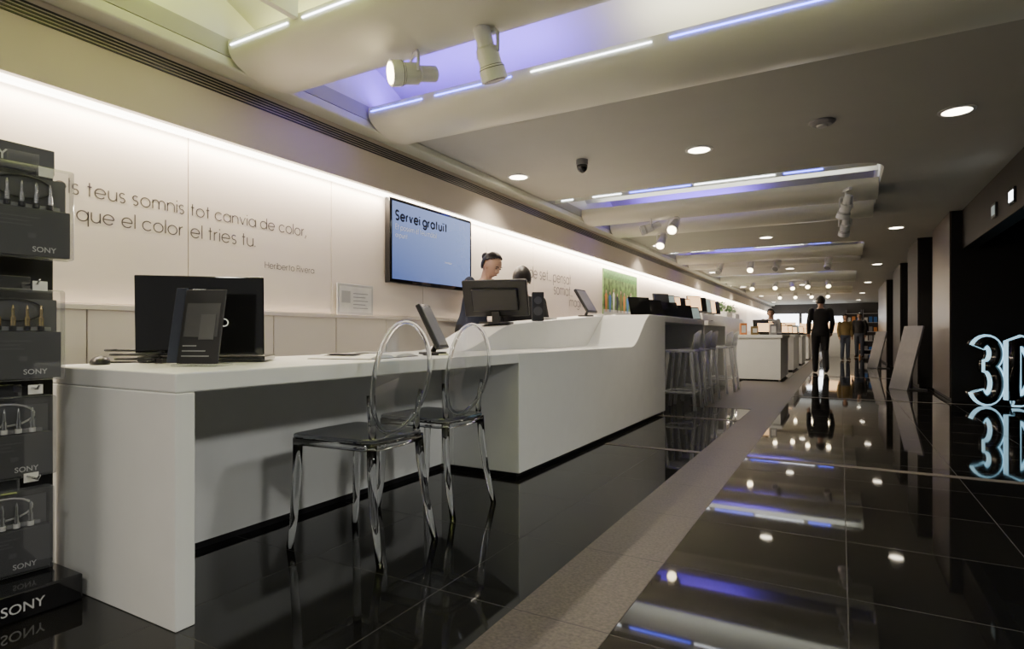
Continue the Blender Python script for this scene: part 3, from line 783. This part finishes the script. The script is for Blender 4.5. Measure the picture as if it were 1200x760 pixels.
def plant(loc, s):
    e = thing('potted_plant', "leafy green potted plant in a white box on the cabinet", "plant", loc, random.random()*6, "plants on the long cabinet")
    B('planter', (-.13, .13, -.13, .13, 0, .16), 'white', e, .006)
    bm = bmesh.new()
    for i in range(80):
        a = random.random()*6.28; r = random.uniform(.03, .17)*s; h = .16+random.uniform(.05, .26)*s
        p = V((math.cos(a)*r, math.sin(a)*r, h)); d = V((math.cos(a), math.sin(a), random.uniform(-.2, .8))).normalized()*.09*s
        n = V((-math.sin(a), math.cos(a), 0))*.035*s
        v = [bm.verts.new(x) for x in (p-d*.5, p+n, p+d, p-n)]; bm.faces.new(v)
        q = V((math.cos(a)*.03, math.sin(a)*.03, .15))
        v = [bm.verts.new(x) for x in (q, q+n*.15, p-d*.5)]; bm.faces.new(v)
    part('foliage', bm, 'green', e)
for k in range(4): plant((-2.94, 17.3+k*.72, 1.35), random.uniform(.8, 1.0))

# ================================================================ FAR ISLAND COUNTERS
def island(x0, x1, y0, y1, h, lab):
    e = thing('island_counter', lab, "counter", (x0, y0, 0), 0, "white island counters")
    B('counter_top', (0, x1-x0, 0, y1-y0, h-.06, h), 'solid', e, .006)
    B('counter_body', (.03, x1-x0-.03, .03, y1-y0-.03, .03, h-.0605), 'solid', e, .004)
    B('plinth', (.07, x1-x0-.07, .07, y1-y0-.07, 0, .03), 'black', e)
isl = [(-1.75, -.93, 11.75, 13.6, .86), (-1.75, -.93, 15.2, 17.2, .86), (-1.75, -.93, 18.6, 20.8, .86), (-1.75, -.93, 22.5, 25, .86)]
for i, a in enumerate(isl):
    island(*a, "white box-shaped island counter with products displayed on top")
for ii, (x0, x1, y0, y1, h) in enumerate(isl):
    n = 4
    for k in range(n):
        yy = y0+.45+(y1-y0-.7)*k/(n-1)
        if (k+ii) % 2:
            monitor((x0+.3+random.random()*.2, yy, h), math.radians([20, 150, 30, 60][k]), .34, .25, "small screen on display on an island counter", scr=['screenwarm', 'screenpale', 'screen', 'screenwarm'][(k+ii) % 4], group="screens on island counters")
        else:
            laptop((x0+.5, yy, h), math.radians([20, 40, 60, 10][k]), w=.33, d=.22, tilt=15, lab="laptop on display on an island counter", scr=['screenwarm', 'screen', 'screenwarm', 'screenblue'][(k+ii) % 4], group="laptops on island counters")
for (x, yy, c_, hh) in ((-1.62, 11.9, 'orange', .22), (-1.42, 11.88, 'mustard', .16), (-1.1, 11.9, 'grey', .2), (-1.3, 15.3, 'orange', .24)):
    e = thing('product_box', "small coloured product box on an island counter", "box", (x, yy, .86), .3, "product boxes")
    B('carton', (-.06, .06, -.05, .05, 0, hh), c_, e, .003); B('carton_label', (-.04, .04, -.0512, -.05, .04, hh-.04), 'paper', e)

def board(loc, rz, h, w):
    e = thing('leaning_board', "grey information board leaning back on a foot", "display board", loc, rz, "grey leaning boards")
    T = Matrix.Rotation(math.radians(-14), 4, 'X')
    B('board_panel', (-w/2, w/2, 0, .03, .0, h), 'boardgrey', e, .005, mx=T)
    B('board_foot', (-w/2+.03, w/2-.03, .05, .34, 0, .02), 'boardgrey', e, .004)
    B('board_strut', (-.02, .02, .2, .225, .02, h*.78), 'boardgrey', e)
    B('printed_sheet', (-w/2+.04, w/2-.04, -.0015, 0, h*.35, h-.05), 'boardgrey', e, mx=T)
board((.78, 11.0, 0), math.radians(-62), 1.03, .45)
board((.70, 17.6, 0), math.radians(-62), .98, .45)

# far end
struct(B('window_1', (-3.1, -1.9, YE-.02, YE-.001, 1.0, 1.95), 'window'))
struct(B('window_2', (-1.75, -.75, YE-.02, YE-.001, 1.0, 1.95), 'window'))
struct(B('window_3', (-.5, .1, YE-.02, YE-.001, 1.2, 1.8), 'window'))
for k in range(3):
    sx = .25+k*.72
    e = thing('tall_shelf', "tall dark shelf unit with small products by the end wall", "shelf", (sx, YE-.42, 0), 0, "shelf units at the far end")
    B('shelf_back', (0, .66, .38, .4, 0, 2.1), 'dgrey', e)
    for s in (0, .64): B('shelf_side', (s, s+.02, 0, .38, 0, 2.1), 'grey', e)
    for j in range(5): B('shelf_board', (.02, .64, 0, .38, .1+.45*j, .12+.45*j), 'lgrey', e)
    for j in range(4):
        for q in range(3):
            t = thing('shelf_product', "small boxed product on a shelf", "box", (sx+.12+.2*q, YE-.3, .12+.45*j), 0, "boxed products on the end shelves")
            B('carton', (-.07, .07, -.05, .05, 0, random.uniform(.15, .3)), random.choice(['paper', 'blue', 'orange', 'grey', 'lgrey']), t)
for k, (x, yy) in enumerate(((-2.6, 27.0), (-1.2, 28.5), (-2.4, 31.0), (.3, 30.0), (-.2, 26.5), (-1.9, 25.8))):
    e = thing('lit_showcase', "white pedestal showcase with a warm lit top panel", "showcase", (x, yy, 0), 0, "lit showcases")
    B('pedestal', (-.4, .4, -.3, .3, 0, .95), 'solid', e, .005)
    B('lit_panel', (-.35, .35, -.05, .0, .95, 1.35), 'window' if k == 2 else 'screenwarm', e)

# ================================================================ PEOPLE
def person(name, label, loc, rz, J, top, bottom, hair='short', voxel=.012, sleeves=True, headpitch=0, headyaw=0, shoe='black', scale=1):
    """faces local +Y.  J: joints"""
    e = thing(name, label, "person", loc, rz); e.scale = (scale,)*3
    def limb(bm, pts, r, grow=0):
        n = []; rr = []
        for i in range(len(pts)-1):
            a, b = V(pts[i]), V(pts[i+1])
            for k in range(4):
                t = k/4; n.append(a.lerp(b, t)); rr.append(r[i]+(r[i+1]-r[i])*t+grow)
        n.append(V(pts[-1])); rr.append(r[-1]+grow)
        tube(bm, n, rr, 14)
        for p, q in zip(pts, r): ell(bm, p, (q+grow,)*3, 2)
    def torso(bm, g=0):
        P, S, Cc, N = V(J['pelvis']), V(J['waist']), V(J['chest']), V(J['neck'])
        rs = [(P-V((0, 0, .09)), .13, .1), (P, .165, .118), (P.lerp(S, .6), .145, .1), (S, .135, .098), (S.lerp(Cc, .6), .158, .112), (Cc, .172, .112), (Cc.lerp(N, .55), .15, .088), (Cc.lerp(N, .85), .085, .062), (N, .055, .055)]
        if g: rs = rs[:-1]
        loft(bm, [(p.x, p.y, p.z, a+g, b+g) for p, a, b in rs], 24)
    H = V(J['head']); RH = Matrix.Rotation(headyaw, 4, 'Z') @ Matrix.Rotation(-headpitch, 4, 'X')
    def hp(x, yv, z): return H+(RH @ V((x, yv, z)))
    bm = bmesh.new(); torso(bm)
    tube(bm, [V(J['neck'])-V((0, 0, .03)), V(J['neck']), hp(0, -.02, -.06)], [.058, .052, .05], 14)
    vs = ell(bm, (0, 0, 0), (.074, .094, .115), 4)
    for v in vs:
        c = v.co
        if c.z < 0:
            k = 1+c.z*2.6; c.x *= max(.62, k)
            if c.y > 0: c.y *= 1+c.z*.6
            else: c.y *= 1+c.z*1.5
        if c.y > .07: c.y = .07+(c.y-.07)*.6
        for s in (-1, 1):
            d = (c-V((s*.03, .085, .008))).length
            if d < .028 and c.y > 0: c.y -= .008*(1-d/.028)
        v.co = hp(*c)
    for v in ell(bm, (0, 0, 0), (.011, .018, .022), 2): c = v.co; v.co = hp(c.x*(1.3-c.z*10), .088+c.y+(-c.z*.2), -.014+c.z)
    for s in (-1, 1):
        for v in ell(bm, (0, 0, 0), (.009, .02, .03), 2): c = v.co; v.co = hp(s*.075+c.x, -.008+c.y, -.005+c.z)
    for v in ell(bm, (0, 0, 0), (.024, .008, .009), 2): c = v.co; v.co = hp(c.x, .079+c.y, -.055+c.z)
    for s, k in ((-1, 'l'), (1, 'r')):
        limb(bm, [J['sh'+k], J['el'+k], J['wr'+k]], [.052, .04, .027])
        limb(bm, [J['hip'+k], J['kn'+k], J['an'+k]], [.088, .056, .038])
        limb(bm, [J['an'+k], J['toe'+k]], [.038, .03])
        w = V(J['wr'+k]); d = (w-V(J['el'+k])).normalized(); side = V((s, 0, 0)); side = (side-d*side.dot(d)).normalized(); fwd = d.cross(side)
        if fwd.y < 0: fwd = -fwd
        tube(bm, [w, w+d*.03, w+d*.085], [.024, .034, .034], 12)
        for fi, (off, ln) in enumerate(((.027, .07), (.009, .078), (-.009, .073), (-.026, .058))):
            b0 = w+d*.075+fwd*off; c1 = b0+d*ln*.5-side*.006; c2 = c1+d*ln*.42-side*.02
            tube(bm, [b0, c1, c2], [.0095, .0085, .0075], 8); ell(bm, c2, (.0075,)*3, 2)
        b0 = w+d*.03+fwd*.025; tube(bm, [b0, b0+d*.03+fwd*.022-side*.008, b0+d*.06+fwd*.026-side*.016], [.012, .011, .009], 8)
    meshpart('body', bake(bm, voxel, 3), 'skin', e)
    for s in (-1, 1):
        bm = bmesh.new()
        for v in ell(bm, (0, 0, 0), (.011, .006, .005), 2): c = v.co; v.co = hp(s*.031+c.x, .0815+c.y, .008+c.z)
        part('eye', bm, 'black', e, smooth=True)
        bm = bmesh.new(); tube(bm, [hp(s*.016, .089, .026), hp(s*.031, .089, .031), hp(s*.047, .08, .026)], .003, 6); part('eyebrow', bm, 'hair', e)
    bm = bmesh.new()
    for v in ell(bm, (0, 0, 0), (.02, .004, .005), 2): c = v.co; v.co = hp(c.x, .087+c.y, -.055+c.z)
    part('lips', bm, 'skinlip', e, smooth=True)
    tight = hair == 'bun'
    bm = bmesh.new(); vs = ell(bm, (0, -.008, .01), (.079 if tight else .086, .100, .115), 4)
    if tight:
        # pulled back hair: hairline runs from the forehead down behind the ears
        kill = [v for v in vs if v.co.z < -.06 or v.co.z < .045+(v.co.y+.01)*.75 and v.co.y > -.01 or (v.co.y > -.035 and v.co.z < .03)]
    else:
        kill = [v for v in vs if (v.co.y > .045 and v.co.z < .062) or v.co.z < -.055 or (abs(v.co.x) > .06 and v.co.y > .01 and v.co.z < .03)]
    bmesh.ops.delete(bm, geom=kill, context='VERTS')
    bmesh.ops.solidify(bm, geom=bm.faces[:], thickness=-.009)
    if tight: ell(bm, (0, -.115, .045), (.036, .034, .038), 3)
    for v in bm.verts: v.co = hp(*v.co)
    part('hair', bm, 'hair', e, smooth=True)
    bm = bmesh.new(); torso(bm, .014)
    for k in 'lr':
        if sleeves: limb(bm, [J['sh'+k], J['el'+k], V(J['el'+k]).lerp(V(J['wr'+k]), .95)], [.054, .043, .034], .012)
        else: ell(bm, J['sh'+k], (.05, .06, .062), 2)
    meshpart('top' if top != 'suit' else 'jacket', bake(bm, voxel, 4), top, e)
    bm = bmesh.new()
    P = V(J['pelvis'])
    loft(bm, [(P.x, P.y, P.z-.13, .14, .11), (P.x, P.y, P.z-.03, .178, .13), (P.x, P.y, P.z+.06, .155, .115)], 20)
    for k in 'lr': limb(bm, [J['hip'+k], J['kn'+k], V(J['kn'+k]).lerp(V(J['an'+k]), .97)], [.09, .062, .05], .012)
    meshpart('trousers', bake(bm, voxel, 4), bottom, e)
    for k in 'lr':
        bm = bmesh.new(); a, t = V(J['an'+k]), V(J['toe'+k])
        tube(bm, [a+(a-t)*.35+V((0, 0, -.045)), a+V((0, 0, -.03)), a.lerp(t, .6), t+(t-a)*.1], [.036, .044, .042, .03], 14)
        for v in bm.verts: v.co.z = max(v.co.z, min(a.z, t.z)-.06 if min(a.z, t.z) > .12 else .002)
        part('shoe', bm, shoe, e, smooth=True)
    return e

def stand():
    return dict(pelvis=(0, 0, .96), waist=(0, 0, 1.1), chest=(0, .0, 1.30), neck=(0, .005, 1.47), head=(0, .025, 1.605),
                shl=(-.185, 0, 1.40), ell=(-.225, -.03, 1.13), wrl=(-.225, .06, .88), shr=(.185, 0, 1.40), elr=(.225, -.03, 1.13), wrr=(.225, .06, .88),
                hipl=(-.09, 0, .92), knl=(-.095, .02, .5), anl=(-.1, -.01, .085), toel=(-.115, .14, .04),
                hipr=(.09, 0, .92), knr=(.095, .02, .5), anr=(.1, -.01, .085), toer=(.115, .14, .04))
J = stand(); J.update(waist=(0, .03, 1.09), chest=(0, .11, 1.26), neck=(0, .18, 1.40), head=(0, .25, 1.51), shl=(-.165, .12, 1.35), shr=(.165, .12, 1.35),
                      ell=(-.21, .17, 1.10), wrl=(-.13, .34, 1.16), elr=(.21, .17, 1.10), wrr=(.13, .34, 1.16))
person('person', "woman with dark tied hair and sleeveless dark top, looking down", (-3.02, 4.60, 0), math.radians(-98), J, 'navy', 'suit', hair='bun', voxel=.007, sleeves=False, headpitch=math.radians(30), headyaw=math.radians(2), scale=.985)
J = stand()
for k in J: J[k] = (J[k][0], J[k][1], J[k][2]-.36)
J.update(pelvis=(0, 0, .56), hipl=(-.09, 0, .54), hipr=(.09, 0, .54), knl=(-.1, .4, .56), knr=(.1, .4, .56), anl=(-.1, .42, .1), anr=(.1, .42, .1), toel=(-.1, .55, .04), toer=(.1, .55, .04),
         wrl=(-.12, .3, .95), wrr=(.12, .3, .95), ell=(-.22, .1, .82), elr=(.22, .1, .82), head=(0, .04, 1.275), neck=(0, .03, 1.13))
person('person', "dark-haired person seated low behind the counter, back turned", (-2.76, 5.10, .14), math.radians(16), J, 'suit', 'suit', hair='short', voxel=.01, headpitch=math.radians(10))
e = thing('office_stool', "black round office stool behind the counter", "stool", (-2.76, 5.07, 0))
bm = bmesh.new(); tube(bm, [(0, 0, .54), (0, 0, .59)], .17, 24); part('seat', bm, 'black', e, .01)
bm = bmesh.new(); tube(bm, [(0, 0, .03), (0, 0, .54)], .022, 12); part('post', bm, 'metal', e)
bm = bmesh.new(); tube(bm, [(0, 0, 0), (0, 0, .03)], [.16, .12], 24); part('foot', bm, 'black', e)
bm = bmesh.new(); tube(bm, [(.2*math.cos(k*.3142), .28+.2*math.sin(k*.3142), .15) for k in range(20)], .012, 8, closed=True)
tube(bm, [(0, .02, .15), (0, .1, .15)], .012, 8); part('footrest', bm, 'metal', e, smooth=True)
J = stand(); J.update(knl=(-.09, .14, .5), anl=(-.09, .12, .085), toel=(-.1, .26, .04), knr=(.09, .02, .5), anr=(.09, -.2, .11), toer=(.1, -.07, .045), ell=(-.24, -.06, 1.14), wrl=(-.24, .0, .9), elr=(.24, .03, 1.14), wrr=(.23, .16, .92))
person('person', "man in a dark suit walking away along the aisle", (-.39, 14.8, 0), math.radians(8), J, 'suit', 'suit', headyaw=.1)
J = stand(); person('person', "person in a mustard top and dark jeans standing in the aisle", (.13, 22.6, 0), math.radians(200), J, 'mustard', 'jean', voxel=.016, scale=.90)
J = stand(); person('person', "person in dark clothes standing by the shelves", (.62, 25.5, 0), math.radians(160), J, 'suit', 'jean', voxel=.016, scale=.97)
J = stand(); person('person', "person in a pale shirt standing behind an island counter", (-1.38, 14.4, 0), math.radians(190), J, 'shirt', 'suit', voxel=.016, scale=.84)

# ================================================================ WORLD, CAMERA
w = bpy.data.worlds.new('w'); SC.world = w; w.use_nodes = True
bg = w.node_tree.nodes['Background']; bg.inputs[0].default_value = (1, .97, .93, 1); bg.inputs[1].default_value = .25

cam = bpy.data.cameras.new('camera'); co = bpy.data.objects.new('camera', cam); COL.objects.link(co)
cam.sensor_width = 36; cam.lens = 685/1200*36; cam.shift_y = 12/1200; cam.clip_start = .05
co.location = (0, 0, .86); co.rotation_euler = (math.pi/2, 0, math.radians(29.34))
SC.camera = co
